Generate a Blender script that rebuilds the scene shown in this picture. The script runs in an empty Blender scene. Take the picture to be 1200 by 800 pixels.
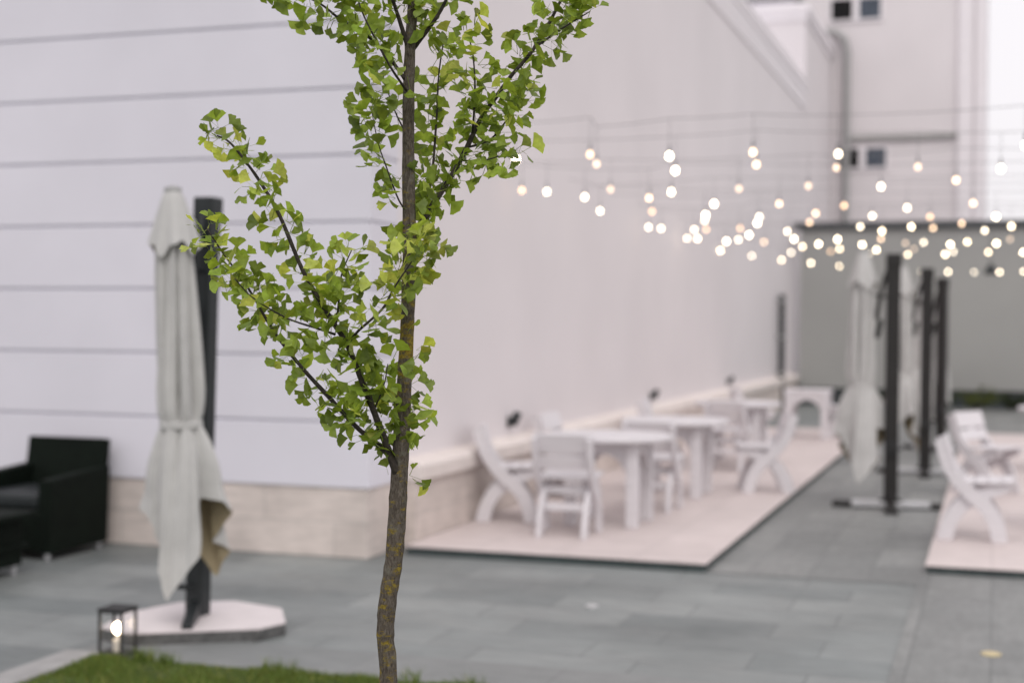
import bpy, bmesh, math, random
from mathutils import Vector, Matrix
random.seed(11)
R = math.radians
scene = bpy.context.scene
COL = scene.collection
TAU = math.tau

# ------------------------------------------------------------------ mesh helpers
class MB:
    def __init__(self):
        self.v, self.f, self.m, self.c = [], [], [], []
    def add(self, verts, faces, mi=0, col=None):
        o = len(self.v)
        self.v += [tuple(p) for p in verts]
        for f in faces:
            self.f.append([i + o for i in f]); self.m.append(mi)
            if col is not None: self.c.append(col)
    def box(self, x0, x1, y0, y1, z0, z1, M=None, mi=0):
        vs = [Vector(p) for p in ((x0,y0,z0),(x1,y0,z0),(x1,y1,z0),(x0,y1,z0),(x0,y0,z1),(x1,y0,z1),(x1,y1,z1),(x0,y1,z1))]
        if M: vs = [M @ p for p in vs]
        self.add(vs, [(3,2,1,0),(4,5,6,7),(0,1,5,4),(1,2,6,5),(2,3,7,6),(3,0,4,7)], mi)
    def prism(self, poly, a0, a1, axis='z', mi=0):
        # poly: 2D outline, ccw, extruded along axis
        n = len(poly)
        def P(u, w, a):
            return {'z': (u, w, a), 'y': (u, a, w), 'x': (a, u, w)}[axis]
        vs = [P(u, w, a0) for u, w in poly] + [P(u, w, a1) for u, w in poly]
        fs = [list(range(n))[::-1], list(range(n, 2*n))]
        for i in range(n):
            j = (i + 1) % n
            fs.append((i, j, n + j, n + i))
        self.add(vs, fs, mi)
    def tube(self, pts, rad, n=10, cap=True, mi=0, wob=0):
        pts = [Vector(p) for p in pts]
        if not hasattr(rad, '__len__'): rad = [rad] * len(pts)
        rings, up = [], Vector((.13, .21, 1)).normalized()
        t0 = (pts[1] - pts[0]).normalized()
        a = t0.cross(up)
        if a.length < .1: a = t0.cross(Vector((1, 0, 0)))
        a.normalize()
        for i, p in enumerate(pts):
            t = (pts[min(i+1, len(pts)-1)] - pts[max(i-1, 0)]).normalized()
            a = (a - t * a.dot(t)).normalized(); b = t.cross(a)
            rings.append([p + (a*math.cos(k*TAU/n) + b*math.sin(k*TAU/n)) * rad[i] * (1 + wob*random.uniform(-1, 1)) for k in range(n)])
        vs = [q for r in rings for q in r]; fs = []
        for i in range(len(pts)-1):
            for k in range(n):
                k2 = (k+1) % n
                fs.append((i*n+k, i*n+k2, (i+1)*n+k2, (i+1)*n+k))
        if cap:
            fs.append(list(range(n))[::-1]); fs.append([(len(pts)-1)*n + k for k in range(n)])
        self.add(vs, fs, mi)
    def lathe(self, prof, c=(0, 0, 0), n=24, mi=0):
        vs = [(c[0]+r*math.cos(k*TAU/n), c[1]+r*math.sin(k*TAU/n), c[2]+z) for r, z in prof for k in range(n)]
        fs = []
        for i in range(len(prof)-1):
            for k in range(n):
                k2 = (k+1) % n
                fs.append((i*n+k, i*n+k2, (i+1)*n+k2, (i+1)*n+k))
        fs.append(list(range(n))[::-1]); fs.append([(len(prof)-1)*n + k for k in range(n)])
        self.add(vs, fs, mi)
    def build(self, name, mat, parent=None, smooth=False, bevel=0, loc=None, attr=None):
        me = bpy.data.meshes.new(name)
        me.from_pydata(self.v, [], self.f)
        mats = mat if isinstance(mat, (list, tuple)) else [mat]
        for m in mats: me.materials.append(m)
        me.polygons.foreach_set('material_index', self.m)
        if attr:
            at = me.attributes.new(attr, 'FLOAT_COLOR', 'FACE')
            flat = [x for c in self.c for x in (c[0], c[1], c[2], 1.0)]
            at.data.foreach_set('color', flat)
        if smooth: me.polygons.foreach_set('use_smooth', [True]*len(me.polygons))
        me.update()
        if bevel:
            bm = bmesh.new(); bm.from_mesh(me)
            bmesh.ops.recalc_face_normals(bm, faces=bm.faces)
            es = [e for e in bm.edges if len(e.link_faces) == 2 and e.calc_face_angle(0) > .6]
            bmesh.ops.bevel(bm, geom=es, offset=bevel, segments=2, affect='EDGES', profile=.5, clamp_overlap=True)
            bm.to_mesh(me); bm.free()
        o = bpy.data.objects.new(name, me); COL.objects.link(o)
        if parent: o.parent = parent
        if loc: o.location = loc
        return o

def tag(o, label=None, cat=None, group=None, kind=None):
    if label: o['label'] = label
    if cat: o['category'] = cat
    if group: o['group'] = group
    if kind: o['kind'] = kind
    return o

def empty(name, loc=(0, 0, 0), rz=0):
    o = bpy.data.objects.new(name, None); COL.objects.link(o)
    o.location = loc; o.rotation_euler = (0, 0, rz); o.empty_display_size = .1
    return o

def copy_tree(o, parent=None):
    c = o.copy(); COL.objects.link(c)
    if parent: c.parent = parent
    for ch in list(o.children): copy_tree(ch, c)
    return c

# ------------------------------------------------------------------ materials
def mat(name, col, rough=.6, var=.12, scale=6, bump=0, bscale=40, metal=0, stretch=(1, 1, 1), spec=.4, col2=None, detail=6):
    m = bpy.data.materials.new(name); m.use_nodes = True
    n, l = m.node_tree.nodes, m.node_tree.links
    b = n['Principled BSDF']
    b.inputs['Roughness'].default_value = rough; b.inputs['Metallic'].default_value = metal
    b.inputs['Specular IOR Level'].default_value = spec
    tc = n.new('ShaderNodeTexCoord'); mp = n.new('ShaderNodeMapping')
    mp.inputs['Scale'].default_value = stretch
    l.new(tc.outputs['Object'], mp.inputs[0])
    nz = n.new('ShaderNodeTexNoise'); nz.inputs['Scale'].default_value = scale; nz.inputs['Detail'].default_value = detail
    l.new(mp.outputs[0], nz.inputs['Vector'])
    rp = n.new('ShaderNodeValToRGB')
    c2 = col2 if col2 else tuple(c*(1-var) for c in col)
    c1 = col if col2 else tuple(min(1, c*(1+var)) for c in col)
    rp.color_ramp.elements[0].position = .3; rp.color_ramp.elements[1].position = .7
    rp.color_ramp.elements[0].color = (*c2, 1); rp.color_ramp.elements[1].color = (*c1, 1)
    l.new(nz.outputs['Fac'], rp.inputs[0]); l.new(rp.outputs[0], b.inputs['Base Color'])
    if bump:
        nb = n.new('ShaderNodeTexNoise'); nb.inputs['Scale'].default_value = bscale; nb.inputs['Detail'].default_value = 8
        l.new(mp.outputs[0], nb.inputs['Vector'])
        bp = n.new('ShaderNodeBump'); bp.inputs['Strength'].default_value = bump; bp.inputs['Distance'].default_value = .02
        l.new(nb.outputs['Fac'], bp.inputs['Height']); l.new(bp.outputs[0], b.inputs['Normal'])
    return m

def brick_mat(name, c1, c2, mortar, w, h, gap=.006, rough=.5, rot=0, blot=.25, blot_scale=.7, offset=.37, plane='xy', spec=.4, bump=.15):
    m = bpy.data.materials.new(name); m.use_nodes = True
    n, l = m.node_tree.nodes, m.node_tree.links
    b = n['Principled BSDF']; b.inputs['Specular IOR Level'].default_value = spec
    tc = n.new('ShaderNodeTexCoord'); src = tc.outputs['Object']
    mp = n.new('ShaderNodeMapping'); mp.inputs['Rotation'].default_value = (0, 0, rot)
    if plane != 'xy':
        sp = n.new('ShaderNodeSeparateXYZ'); cb = n.new('ShaderNodeCombineXYZ'); l.new(src, sp.inputs[0])
        ad = n.new('ShaderNodeMath'); ad.operation = 'ADD'
        l.new(sp.outputs[0], ad.inputs[0]); l.new(sp.outputs[1], ad.inputs[1])
        l.new(ad.outputs[0], cb.inputs[0]); l.new(sp.outputs[2], cb.inputs[1])
        src = cb.outputs[0]
    l.new(src, mp.inputs[0])
    bk = n.new('ShaderNodeTexBrick'); bk.offset = offset; bk.squash = 1
    bk.inputs['Scale'].default_value = 1; bk.inputs['Brick Width'].default_value = w; bk.inputs['Row Height'].default_value = h
    bk.inputs['Mortar Size'].default_value = gap; bk.inputs['Mortar Smooth'].default_value = .2; bk.inputs['Bias'].default_value = 0
    bk.inputs['Color1'].default_value = (*c1, 1); bk.inputs['Color2'].default_value = (*c2, 1); bk.inputs['Mortar'].default_value = (*mortar, 1)
    l.new(mp.outputs[0], bk.inputs['Vector'])
    def noise(s, d, lo, hi, st=(1, 1, 1)):
        q = n.new('ShaderNodeMapping'); q.inputs['Scale'].default_value = st; l.new(mp.outputs[0], q.inputs[0])
        nz = n.new('ShaderNodeTexNoise'); nz.inputs['Scale'].default_value = s; nz.inputs['Detail'].default_value = d
        l.new(q.outputs[0], nz.inputs['Vector'])
        mr = n.new('ShaderNodeMapRange'); mr.inputs[1].default_value = .3; mr.inputs[2].default_value = .7
        mr.inputs[3].default_value = lo; mr.inputs[4].default_value = hi
        l.new(nz.outputs['Fac'], mr.inputs[0]); return mr.outputs[0]
    a = noise(blot_scale, 5, 1-blot, 1+blot)
    s = noise(5, 8, .88, 1.1, (1, 4, 1))
    mu = n.new('ShaderNodeMath'); mu.operation = 'MULTIPLY'; l.new(a, mu.inputs[0]); l.new(s, mu.inputs[1])
    vm = n.new('ShaderNodeVectorMath'); vm.operation = 'SCALE'
    l.new(bk.outputs['Color'], vm.inputs[0]); l.new(mu.outputs[0], vm.inputs['Scale'])
    l.new(vm.outputs[0], b.inputs['Base Color'])
    rr = noise(3, 4, rough-.1, rough+.12); l.new(rr, b.inputs['Roughness'])
    bp = n.new('ShaderNodeBump'); bp.inputs['Strength'].default_value = bump; bp.inputs['Distance'].default_value = .01; bp.invert = True
    l.new(bk.outputs['Fac'], bp.inputs['Height']); l.new(bp.outputs[0], b.inputs['Normal'])
    return m

def emit_mat(name, col, s):
    m = bpy.data.materials.new(name); m.use_nodes = True
    n, l = m.node_tree.nodes, m.node_tree.links
    n.remove(n['Principled BSDF']); e = n.new('ShaderNodeEmission')
    tc = n.new('ShaderNodeTexCoord'); nz = n.new('ShaderNodeTexNoise'); nz.inputs['Scale'].default_value = 30
    l.new(tc.outputs['Object'], nz.inputs['Vector'])
    mr = n.new('ShaderNodeMapRange'); mr.inputs[3].default_value = .85*s; mr.inputs[4].default_value = 1.15*s
    l.new(nz.outputs['Fac'], mr.inputs[0]); l.new(mr.outputs[0], e.inputs[1])
    e.inputs[0].default_value = (*col, 1); l.new(e.outputs[0], n['Material Output'].inputs[0])
    return m

def glass_mat(name, tint=(.985, .985, .98), fac=.02):
    m = bpy.data.materials.new(name); m.use_nodes = True
    n, l = m.node_tree.nodes, m.node_tree.links
    n.remove(n['Principled BSDF'])
    t = n.new('ShaderNodeBsdfTransparent'); t.inputs[0].default_value = (*tint, 1)
    g = n.new('ShaderNodeBsdfGlossy'); g.inputs['Roughness'].default_value = .06
    fr = n.new('ShaderNodeLayerWeight'); fr.inputs[0].default_value = .3
    ad = n.new('ShaderNodeMath'); ad.operation = 'MULTIPLY_ADD'; ad.inputs[1].default_value = .12; ad.inputs[2].default_value = fac
    mx = n.new('ShaderNodeMixShader')
    l.new(fr.outputs[1], ad.inputs[0]); l.new(ad.outputs[0], mx.inputs[0])
    l.new(t.outputs[0], mx.inputs[1]); l.new(g.outputs[0], mx.inputs[2]); l.new(mx.outputs[0], n['Material Output'].inputs[0])
    return m

def cloth_mat(name, col, inner_shade):
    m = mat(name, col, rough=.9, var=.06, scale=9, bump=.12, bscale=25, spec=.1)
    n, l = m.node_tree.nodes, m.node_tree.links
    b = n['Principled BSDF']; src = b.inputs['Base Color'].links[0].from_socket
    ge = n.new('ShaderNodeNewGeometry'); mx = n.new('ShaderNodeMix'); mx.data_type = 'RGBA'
    l.new(ge.outputs['Backfacing'], mx.inputs['Factor']); l.new(src, mx.inputs[6]); mx.inputs[7].default_value = (*inner_shade, 1)  # back faces tinted tan: shading inside the folded cloth put into its colour
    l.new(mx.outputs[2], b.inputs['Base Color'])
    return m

M = {}
M['render_white'] = mat('white_render', (.69, .672, .727), rough=.85, var=.045, scale=.9, detail=9, bump=.08, bscale=60)
M['joint_grey'] = mat('joint_grey', (.60, .59, .64), rough=.9, var=.05)
M['wall_b'] = mat('smooth_wall_paint', (.715, .672, .682), rough=.6, var=.04, scale=.55, detail=10, bump=.04, bscale=40, spec=.4)
M['trim_white'] = mat('trim_white', (.82, .78, .80), rough=.7, var=.03)
M['plinth'] = brick_mat('travertine_plinth', (.66, .585, .54), (.58, .515, .475), (.46, .42, .39), .9, .255, .004, rough=.7, blot=.1, blot_scale=2.5, plane='wall', bump=.1)
M['coping'] = mat('coping_stone', (.72, .655, .62), rough=.7, var=.07, scale=4)
M['paving'] = brick_mat('slate_paving', (.238, .252, .246), (.162, .178, .176), (.13, .14, .138), .85, .4, .006, rough=.5, blot=.2, blot_scale=.9)
M['aisle'] = brick_mat('aisle_paving', (.228, .233, .226), (.172, .178, .174), (.14, .145, .142), .8, .4, .006, rough=.52, rot=R(90), blot=.14, blot_scale=.8)
M['border'] = brick_mat('border_paving', (.22, .226, .222), (.19, .2, .197), (.16, .16, .16), 1.0, .5, .004, rough=.6, blot=.1)
M['kerb'] = mat('kerb_stone', (.30, .295, .29), rough=.8, var=.12, scale=8, bump=.1)
M['ground'] = mat('ground_far', (.2, .205, .2), rough=.8, var=.1, scale=.2)
M['deck'] = brick_mat('beige_deck_tiles', (.61, .535, .518), (.585, .512, .495), (.42, .37, .355), .6, .6, .004, rough=.55, blot=.05, offset=0)
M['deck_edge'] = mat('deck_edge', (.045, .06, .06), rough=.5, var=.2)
M['fence'] = mat('fence_grey', (.335, .335, .322), rough=.7, var=.05, scale=.6)
M['fence_dark'] = mat('fence_dark_metal', (.045, .052, .055), rough=.5, var=.15)
M['white_wood'] = mat('white_painted_wood', (.655, .63, .648), rough=.55, var=.05, scale=5, bump=.08, bscale=14, stretch=(1, 1, 6))
M['metal_dark'] = mat('anthracite_metal', (.016, .02, .021), rough=.45, var=.2, scale=12)
M['metal_grey'] = mat('grey_metal', (.36, .36, .355), rough=.5, var=.1, metal=.3)
M['silver'] = mat('silver_metal', (.55, .55, .56), rough=.4, var=.08, metal=.4)
M['metal_brown'] = mat('dark_brown_metal', (.016, .0145, .0135), rough=.45, var=.2, scale=12)
M['black'] = mat('black_wire', (.02, .02, .02), rough=.6, var=.2)
M['wire'] = mat('grey_wire', (.24, .23, .235), rough=.6, var=.2)
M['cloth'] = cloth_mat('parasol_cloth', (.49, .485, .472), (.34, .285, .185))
M['slab'] = mat('base_slab_white', (.66, .605, .605), rough=.7, var=.05, scale=8, bump=.1)
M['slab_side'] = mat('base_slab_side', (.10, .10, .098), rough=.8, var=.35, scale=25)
M['brass'] = mat('pale_brass', (.62, .52, .30), rough=.4, var=.15, metal=.5)
M['pale'] = mat('pale_disc', (.5, .49, .48), rough=.5, var=.1)
M['glass'] = glass_mat('lantern_glass')
M['pane'] = mat('window_pane', (.006, .006, .006), rough=.15, var=.3, spec=.15)
M['pane_blue'] = mat('window_pane_blue', (.075, .09, .115), rough=.15, var=.3, spec=.2)
M['candle'] = mat('candle_wax', (.75, .68, .58), rough=.6, var=.05)
for q_ in (0, 1, 2):
    M['bright%d' % q_] = emit_mat('bulb_glow_bright', (1, (.86, .82, .84)[q_], (.66, .58, .62)[q_]), (9, 13, 18)[q_])
    M['dim%d' % q_] = emit_mat('bulb_glow_dim', (1, (.74, .66, .70)[q_], (.54, .40, .46)[q_]), (3, 4.5, 6)[q_])
M['lamp_glow'] = emit_mat('lantern_bulb_glow', (1, .82, .60), 14)
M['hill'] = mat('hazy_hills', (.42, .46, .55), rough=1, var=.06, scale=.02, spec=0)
M['lawn'] = mat('lawn_soil', (.055, .075, .025), rough=1, var=.3, scale=15)

# woven rattan for the armchair
def rattan():
    m = mat('black_rattan', (.0035, .0065, .004), spec=.12, rough=.7, var=.3, scale=12)
    n, l = m.node_tree.nodes, m.node_tree.links
    tc = n.new('ShaderNodeTexCoord'); ck = n.new('ShaderNodeTexChecker'); ck.inputs['Scale'].default_value = 90
    l.new(tc.outputs['Object'], ck.inputs['Vector'])
    bp = n.new('ShaderNodeBump'); bp.inputs['Strength'].default_value = .5; bp.inputs['Distance'].default_value = .006
    l.new(ck.outputs['Fac'], bp.inputs['Height']); l.new(bp.outputs[0], n['Principled BSDF'].inputs['Normal'])
    return m
M['rattan'] = rattan()

def leaf_mat(name, rough=.42, trans=.48, gain=1.0):
    m = bpy.data.materials.new(name); m.use_nodes = True
    n, l = m.node_tree.nodes, m.node_tree.links
    b = n['Principled BSDF']; b.inputs['Roughness'].default_value = rough; b.inputs['Specular IOR Level'].default_value = .35
    at = n.new('ShaderNodeAttribute'); at.attribute_name = 'tint'
    tc = n.new('ShaderNodeTexCoord'); nz = n.new('ShaderNodeTexNoise'); nz.inputs['Scale'].default_value = 70; nz.inputs['Detail'].default_value = 3
    l.new(tc.outputs['Object'], nz.inputs['Vector'])
    mr = n.new('ShaderNodeMapRange'); mr.inputs[1].default_value = .3; mr.inputs[2].default_value = .7
    mr.inputs[3].default_value = .8*gain; mr.inputs[4].default_value = 1.2*gain
    l.new(nz.outputs['Fac'], mr.inputs[0])
    vm = n.new('ShaderNodeVectorMath'); vm.operation = 'SCALE'
    l.new(at.outputs['Color'], vm.inputs[0]); l.new(mr.outputs[0], vm.inputs['Scale'])
    l.new(vm.outputs[0], b.inputs['Base Color'])
    t = n.new('ShaderNodeBsdfTranslucent'); v2 = n.new('ShaderNodeVectorMath'); v2.operation = 'MULTIPLY'
    l.new(vm.outputs[0], v2.inputs[0]); v2.inputs[1].default_value = (1.35, 1.25, .7)
    l.new(v2.outputs[0], t.inputs[0])
    mx = n.new('ShaderNodeMixShader'); mx.inputs[0].default_value = trans
    l.new(b.outputs[0], mx.inputs[1]); l.new(t.outputs[0], mx.inputs[2]); l.new(mx.outputs[0], n['Material Output'].inputs[0])
    return m
M['leaf'] = leaf_mat('ginkgo_leaf')
M['grass'] = leaf_mat('grass_blade', .6, .3)

def bark_mat():
    m = bpy.data.materials.new('bark_with_lichen'); m.use_nodes = True
    n, l = m.node_tree.nodes, m.node_tree.links
    b = n['Principled BSDF']; b.inputs['Roughness'].default_value = .9; b.inputs['Specular IOR Level'].default_value = .15
    tc = n.new('ShaderNodeTexCoord'); mp = n.new('ShaderNodeMapping'); mp.inputs['Scale'].default_value = (1, 1, .3)
    l.new(tc.outputs['Object'], mp.inputs[0])
    def noise(s, d, v=None, rough=.6):
        q = n.new('ShaderNodeTexNoise'); q.inputs['Scale'].default_value = s; q.inputs['Detail'].default_value = d; q.inputs['Roughness'].default_value = rough
        l.new(v or tc.outputs['Object'], q.inputs['Vector']); return q.outputs['Fac']
    def ramp(f, stops):
        r = n.new('ShaderNodeValToRGB'); e = r.color_ramp.elements
        e[0].position, e[0].color = stops[0][0], (*stops[0][1], 1); e[1].position, e[1].color = stops[-1][0], (*stops[-1][1], 1)
        for p, c in stops[1:-1]:
            q = e.new(p); q.color = (*c, 1)
        l.new(f, r.inputs[0]); return r.outputs[0]
    st = noise(230, 10, mp.outputs[0], .78)
    base = ramp(st, [(.3, (.03, .025, .021)), (.48, (.115, .095, .077)), (.7, (.25, .22, .185))])
    # yellow lichen: patches, strongest on the middle of the trunk
    sp = n.new('ShaderNodeSeparateXYZ'); l.new(tc.outputs['Object'], sp.inputs[0])
    g = n.new('ShaderNodeValToRGB'); e = g.color_ramp.elements
    e[0].position, e[0].color = 0, (.0, .0, .0, 1)
    e[1].position, e[1].color = 1, (0, 0, 0, 1)
    for p, v in ((.2, .05), (.3, .045), (.37, .0), (.398, .0), (.404, .09), (.410, .02), (.418, .11), (.424, .05), (.431, .17), (.446, .17), (.455, .06), (.47, .04), (.50, .03), (.53, .05), (.56, .0)):
        q = e.new(p); q.color = (v*4, v*4, v*4, 1)
    dv = n.new('ShaderNodeMath'); dv.operation = 'DIVIDE'; dv.inputs[1].default_value = 3.8; l.new(sp.outputs[2], dv.inputs[0]); l.new(dv.outputs[0], g.inputs[0])
    ln = noise(55, 7, None, .65)
    sq = n.new('ShaderNodeMapping'); sq.inputs['Scale'].default_value = (1, 1, 2.2); l.new(tc.outputs['Object'], sq.inputs[0])
    ln = noise(34, 8, sq.outputs[0], .7)
    k = n.new('ShaderNodeMath'); k.operation = 'MULTIPLY_ADD'; l.new(g.outputs[0], k.inputs[0]); k.inputs[1].default_value = .30; l.new(ln, k.inputs[2])
    mask = ramp(k.outputs[0], [(.575, (0, 0, 0)), (.68, (1, 1, 1))])
    lc = ramp(noise(160, 4), [(.35, (.17, .12, .025)), (.65, (.40, .30, .05))])
    gm = ramp(noise(26, 9, None, .72), [(.54, (0, 0, 0)), (.66, (.55, .55, .55))])
    m0 = n.new('ShaderNodeMix'); m0.data_type = 'RGBA'; l.new(gm, m0.inputs['Factor']); l.new(base, m0.inputs[6]); m0.inputs[7].default_value = (.25, .245, .20, 1); base = m0.outputs[2]
    mx = n.new('ShaderNodeMix'); mx.data_type = 'RGBA'
    l.new(mask, mx.inputs['Factor']); l.new(base, mx.inputs[6]); l.new(lc, mx.inputs[7])
    l.new(mx.outputs[2], b.inputs['Base Color'])
    bp = n.new('ShaderNodeBump'); bp.inputs['Strength'].default_value = 1; bp.inputs['Distance'].default_value = .008
    l.new(st, bp.inputs['Height']); l.new(bp.outputs[0], b.inputs['Normal'])
    return m
M['bark'] = bark_mat()
M['twig'] = mat('twig_bark', (.04, .032, .026), rough=.85, var=.5, scale=60, bump=.4, bscale=120)

# ------------------------------------------------------------------ measured layout (metres)
STRINGS = [
    (10.25, [(-3.39, 2.93, 1), (-2.82, 2.95, 0), (-2.77, 2.88, 0), (-2.23, 2.92, 1), (-1.63, 2.93, 0), (-1.04, 2.9, 1), (0.18, 2.92, 1)]),
    (11.30, [(-2.41, 2.93, 1), (-1.77, 2.96, 0), (-1.16, 2.92, 0), (-0.56, 2.91, 0), (0.03, 2.88, 1)]),
    (12.70, [(-4.14, 2.94, 0), (-3.9, 2.92, 1), (-3.3, 2.93, 0), (-2.14, 2.91, 0), (-1.54, 2.92, 0), (-0.93, 2.9, 1), (-0.32, 2.94, 0)]),
    (13.20, [(-3.68, 2.91, 1), (-3.06, 2.89, 0), (-2.85, 2.94, 1)]),
    (14.70, [(-3.93, 2.9, 1), (-2.73, 2.95, 1), (-2.07, 2.94, 0), (-1.43, 2.91, 0), (-0.21, 2.91, 0)]),
    (15.50, [(-3.56, 2.95, 0), (-2.97, 2.9, 1), (-1.8, 2.9, 0), (-0.87, 2.94, 1)]),
    (16.40, [(-3.15, 2.91, 1), (-2.53, 2.94, 1), (-1.29, 2.93, 1), (-0.68, 2.91, 0), (-0.0, 2.9, 1)]),
    (17.80, [(-4.13, 2.94, 1), (-3.97, 2.92, 1), (-3.55, 2.9, 1), (-3.4, 2.9, 0), (-2.98, 2.91, 0), (-2.77, 2.97, 1), (-2.14, 2.97, 0), (-1.54, 2.91, 1), (-0.95, 2.9, 1), (-0.38, 2.93, 0), (0.17, 2.89, 1)]),
    (18.80, [(-3.03, 2.89, 1), (-2.54, 2.93, 1), (-1.36, 2.92, 1), (-0.74, 2.95, 0), (-0.13, 2.91, 1)]),
    (20.30, [(-4.15, 2.95, 1), (-4.0, 2.94, 1), (-3.59, 2.9, 1), (-3.42, 2.92, 1), (-2.65, 2.92, 1), (-2.06, 2.91, 1), (-1.48, 2.91, 0)]),
    (21.40, [(-3.23, 2.95, 0), (-2.44, 2.91, 1), (-1.22, 2.91, 0), (-0.97, 2.92, 1), (-0.38, 2.92, 1), (0.19, 2.95, 0)]),
    (22.20, [(-2.77, 2.92, 1), (-1.89, 2.94, 1), (-0.63, 2.93, 1), (0.01, 2.94, 1)]),
    (23.50, [(-4.25, 2.94, 1), (-3.11, 2.9, 1), (-2.49, 2.91, 0), (-2.35, 2.95, 1), (-1.78, 2.93, 1), (-1.21, 2.94, 0)]),
    (24.70, [(-3.93, 2.91, 1), (-2.0, 2.92, 1), (-1.37, 2.91, 1), (-0.78, 2.91, 1), (-0.65, 2.95, 1), (-0.11, 2.94, 1), (0.42, 2.93, 1)]),
    (26.50, [(-3.68, 2.92, 1)]),
    (27.80, [(-3.31, 2.92, 1)]),
    (29.40, [(-2.94, 2.92, 1)]),
    (31.80, [(-2.07, 2.93, 0), (-1.48, 2.9, 1), (-0.94, 2.89, 1), (-0.42, 2.88, 1), (0.08, 2.88, 1), (0.56, 2.89, 1)]),
]
LIMBS = [
    ([(0.018, 0, 1.34), (0.01, -0.02, 1.374), (-0.004, -0.03, 1.416), (-0.025, -0.05, 1.476), (-0.058, -0.07, 1.566), (-0.091, -0.09, 1.65), (-0.13, -0.1, 1.714), (-0.188, -0.12, 1.816), (-0.242, -0.13, 1.944), (-0.282, -0.13, 2.012), (-0.318, -0.14, 2.064), (-0.354, -0.14, 2.106), (-0.382, -0.14, 2.12)], 0.0105, 0.0018, 0.35),
    ([(0.006, -0.02, 1.39), (-0.038, 0.0, 1.426), (-0.082, 0.02, 1.458), (-0.16, 0.05, 1.536), (-0.214, 0.07, 1.59), (-0.274, 0.08, 1.662), (-0.31, 0.09, 1.714), (-0.35, 0.09, 1.782), (-0.418, 0.1, 1.874), (-0.454, 0.1, 1.928)], 0.0075, 0.0016, 0.2),
    ([(-0.092, -0.09, 1.654), (-0.064, -0.1, 1.686), (-0.01, -0.12, 1.734), (0.014, -0.12, 1.778), (0.052, -0.12, 1.836), (0.088, -0.12, 1.884)], 0.0038, 0.0013, 0.55),
    ([(-0.118, -0.1, 1.7), (-0.114, -0.08, 1.736), (-0.11, -0.06, 1.81), (-0.088, -0.05, 1.87)], 0.0036, 0.0012, 0.5),
    ([(-0.118, -0.1, 1.676), (-0.158, -0.12, 1.69), (-0.222, -0.14, 1.712), (-0.296, -0.15, 1.756), (-0.338, -0.15, 1.8)], 0.003, 0.0012, 0.06),
    ([(-0.034, -0.05, 1.5), (-0.008, -0.09, 1.56), (0.002, -0.1, 1.61)], 0.0025, 0.001, 0.06),
    ([(0.042, 0, 1.84), (0.062, 0.02, 1.91), (0.092, 0.04, 1.98), (0.132, 0.06, 2.046), (0.172, 0.08, 2.124), (0.204, 0.09, 2.194), (0.242, 0.1, 2.25), (0.276, 0.11, 2.3), (0.332, 0.12, 2.37), (0.382, 0.13, 2.46), (0.426, 0.13, 2.56), (0.462, 0.13, 2.68)], 0.0085, 0.003, 0.06),
    ([(0.042, 0.02, 1.88), (0.084, 0.08, 2.026), (0.098, 0.1, 2.194), (0.102, 0.11, 2.3), (0.112, 0.12, 2.38)], 0.004, 0.0015, 0.12),
    ([(0.164, 0.07, 2.092), (0.212, 0.03, 2.088), (0.266, 0, 2.098), (0.294, -0.01, 2.088)], 0.0022, 0.001, 0.06),
    ([(0.172, 0.08, 2.124), (0.232, 0.1, 2.15), (0.282, 0.12, 2.22), (0.314, 0.13, 2.276)], 0.0032, 0.0012, 0.06),
    ([(0.186, 0.08, 2.16), (0.192, 0.03, 2.26), (0.186, 0.02, 2.34), (0.172, 0.02, 2.39)], 0.003, 0.0012, 0.3),
    ([(0.332, 0.12, 2.37), (0.392, 0.1, 2.41), (0.446, 0.1, 2.444), (0.466, 0.1, 2.456)], 0.003, 0.0012, 0.06),
    ([(0.038, 0, 2.34), (0.022, -0.02, 2.39), (0.002, -0.05, 2.45), (-0.038, -0.08, 2.56), (-0.078, -0.1, 2.68), (-0.108, -0.12, 2.82)], 0.006, 0.002, 0.06),
    ([(0.038, 0, 2.33), (0.06, 0.0, 2.36), (0.102, -0.02, 2.412), (0.13, -0.04, 2.46), (0.172, -0.06, 2.56), (0.202, -0.08, 2.7), (0.222, -0.08, 2.86)], 0.006, 0.002, 0.06),
    ([(0.038, 0, 2.26), (-0.008, -0.03, 2.32), (-0.058, -0.06, 2.364), (-0.108, -0.08, 2.39), (-0.158, -0.1, 2.426), (-0.218, -0.12, 2.45), (-0.276, -0.13, 2.47)], 0.005, 0.0015, 0.06),
    ([(0.038, 0.0, 2.24), (0.006, -0.08, 2.28), (-0.028, -0.12, 2.34), (-0.058, -0.14, 2.4), (-0.078, -0.15, 2.46)], 0.0035, 0.0012, 0.06),
    ([(0.038, 0, 1.96), (0.018, -0.03, 1.99), (-0.008, -0.05, 2.06), (-0.028, -0.06, 2.12), (-0.044, -0.07, 2.2)], 0.0025, 0.001, 0.06),
    ([(0.038, 0, 2.14), (0.014, 0.03, 2.18), (-0.01, 0.05, 2.236), (-0.03, 0.06, 2.3)], 0.0025, 0.001, 0.06),
    ([(0.05, 0, 2.66), (0.102, 0.1, 2.78), (0.162, 0.18, 2.94), (0.202, 0.2, 3.12)], 0.006, 0.0015, 0.06),
    ([(0.046, 0, 2.82), (-0.038, 0.08, 2.94), (-0.118, 0.15, 3.06), (-0.158, 0.18, 3.2)], 0.006, 0.0015, 0.06),
    ([(0.044, 0, 2.96), (0.082, -0.1, 3.08), (0.142, -0.15, 3.22)], 0.005, 0.0015, 0.06),
    ([(0.05, 0, 2.58), (0.022, 0.1, 2.7), (-0.038, 0.22, 2.84), (-0.058, 0.3, 3.02)], 0.005, 0.0015, 0.06),
]
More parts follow.
